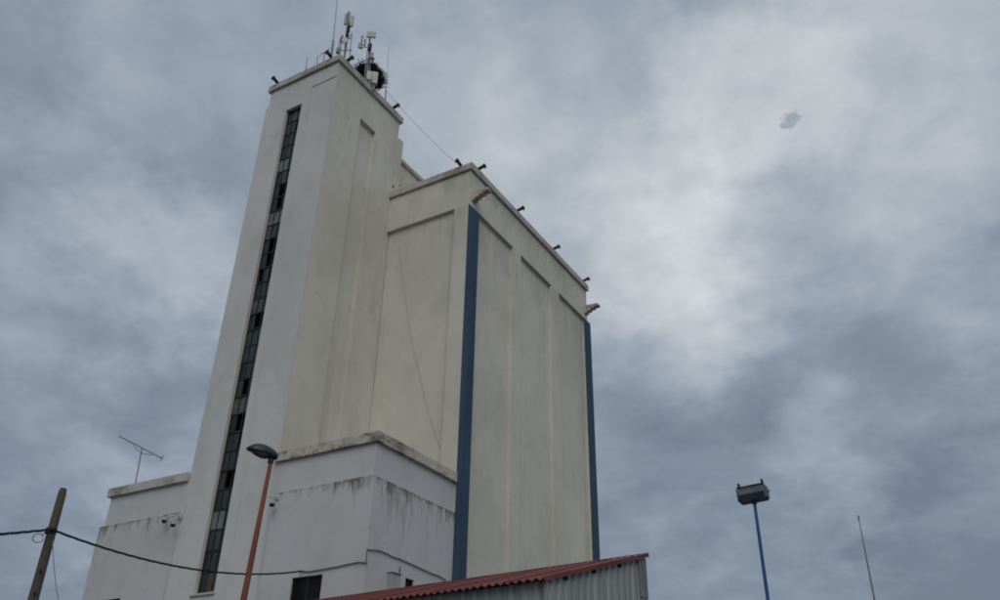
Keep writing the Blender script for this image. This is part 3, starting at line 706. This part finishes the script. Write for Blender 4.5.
for k in range(9):
    ph_ = -math.pi/2 + math.pi*k/8; rings.append([nc + Vector((math.cos(a)*Rx*.74*math.cos(ph_)*rs.uniform(.9, 1.08), math.sin(a)*Ry*.74*math.cos(ph_)*rs.uniform(.9, 1.08), Rh*.70*math.sin(ph_))) for a in [2*math.pi*j/18 for j in range(18)]])
core.loft(rings).build('packed_mud', M['stick'], n_)
MB().tube([nb, nc - Z_*Rh*.5], .10, 8).build('support', M['galv'], n_)
for (x, y, w, h, lab) in ((370, 77, .36, .62, 'left of two white cabinets below the shorter antenna mast'), (374.8, 79, .28, .80, 'right of two white cabinets, half hiding the stork nest')):
    c = Tp(x, y, 24.75); t = thing('equipment_cabinet', down(c), lab, 'cabinet', 'cabinets on the tower top')
    MB().obox(c, CR, Vector((CV.x, CV.y, 0)).normalized(), Z_, w/2, .12, h/2).build('cabinet_body', M['antenna_white'], t, bevel=.015)
    MB().tube([down(c), c - Z_*h*.45], .05, 8).build('stand', M['galv'], t)
# guy wire
o = MB().tube(sag(Tp(385.7, 90, 26.4), on_z(456, 163, zc+.25), .2, 24), .011, 5).build('guy_wire', M['thin_wire'], None, True); tag(o, 'thin guy wire from the tower top down to the lower parapet', 'wire')

# ------------------------------------------------------------------ television antenna on the left annex
Ya = 22.75
p0, p1 = on_y(134.3, 489, Ya), on_y(142, 448.5, Ya)
t = thing('television_antenna', Vector((p0.x, Ya, 12.5)), 'slender yagi television antenna on the left annex roof', 'antenna')
MB().tube([Vector((p0.x, Ya, 12.5)), p0, p1], .024, 8).build('mast', M['galv'], t, True)
b0, b1 = on_y(119, 436, Ya), on_y(162, 458.3, Ya)
MB().tube([b0, b1], .028, 6).build('boom', M['galv'], t)
MB().tube([on_y(134, 446, Ya), on_y(141, 453, Ya), on_y(152, 455, Ya)], .015, 6).build('boom_strut', M['galv'], t)
vd = (b0-CAM).normalized()
for k in range(11):
    p = b0.lerp(b1, (k+.3)/11.5); MB().tube([p - vd*(.16+.012*k), p + vd*(.16+.012*k)], .008, 5).build('element', M['galv'], t)
pr = b1; ud = (b1-b0).normalized().cross(vd).normalized()
for s_ in (-1, 1):
    MB().tube([pr, pr + ud*s_*.13 - (b0-b1).normalized()*.0], .016, 6).build('reflector_arm', M['galv'], t)
    for k in (.05, .13): MB().tube([pr + ud*s_*k - vd*.25, pr + ud*s_*k + vd*.25], .008, 5).build('element', M['galv'], t)

# ------------------------------------------------------------------ wall lamps on the annexes
def wall_lamp(anchor, end, heads, label):
    t = thing('wall_floodlight', anchor, label, 'floodlight', 'floodlights on bracket arms below the annex ledges')
    MB().obox(anchor, X_, Y_, Z_, .08, .02, .10).build('wall_plate', M['bracket_white'], t, bevel=.008)
    MB().tube([anchor, anchor - Y_*.10, end], .026, 8).build('bracket', M['bracket_white'], t)
    for q, dirn in heads:
        d = dirn.normalized(); s_ = d.cross(Z_).normalized(); u_ = s_.cross(d)
        MB().tube([q - d*.02 + u_*.10, q + u_*.03], .015, 6).build('yoke', M['bracket_white'], t)
        h = MB().prism([(-.12, -.05), (.10, -.085), (.12, -.07), (.12, .07), (.10, .085), (-.12, .05)], q - s_*.09, d, u_, s_*.18).build('lamp_housing', M['box_grey'], t, bevel=.01)
        MB().obox(q + d*.122, d, s_, u_, .004, .075, .06).build('lens', M['dark_metal'], h)
yl = YF-.13
wall_lamp(on_y(180, 515.5, yl), on_y(164, 517.5, yl-.22), [(on_y(165, 520, yl-.25), Vector((.45, -.6, -.55))), (on_y(173.5, 524, yl-.28), Vector((.5, -.6, -.6)))], 'twin floodlight on white bracket below the left annex ledge')
wall_lamp(on_y(277, 497, yl), on_y(268, 497, yl-.2), [(on_y(272.5, 503.5, yl-.25), Vector((.45, -.6, -.6)))], 'single floodlight on white bracket behind the red lamp post')
# meter box on the side of the annex
t = thing('meter_box', (-18.02, 23.55, 7.55), 'pale grey meter box on the annex side wall above the red roof', 'box')
MB().box(-18.096, -17.9, 23.33, 23.8, 7.45, 8.06).build('case', M['box_grey'], t, bevel=.015)
MB().box(-17.898, -17.885, 23.36, 23.77, 7.48, 8.03).build('door', M['box_grey'], t)
MB().box(-18.096, -17.86, 23.31, 23.82, 8.062, 8.09).build('rain_cap', M['flash'], t)
MB().tube([Vector((-18.06, 23.95, 8.4)), Vector((-18.06, 23.95, 7.2))], .02, 6).build('conduit', M['grey_cable'], t)

# ------------------------------------------------------------------ distant mast at right
D = 36
p1 = at(858.2, 516, D); p0 = Vector((p1.x, p1.y, 0)); t = thing('radio_mast', p0, 'very thin tall mast standing alone at far right', 'mast')
MB().tube([p0, p0.lerp(p1, .5), p0.lerp(p1, .8), p1], [.05, .042, .032, .016], 8).build('rod', M['galv'], t, True)
MB().tube([p1 - Z_*.16, p1 + Z_*.02], [.035, .03], 8).build('tip', M['galv'], t)
MB().box(p0.x-.25, p0.x+.25, p0.y-.25, p0.y+.25, 0, .12).build('footing', M['coping'], t)
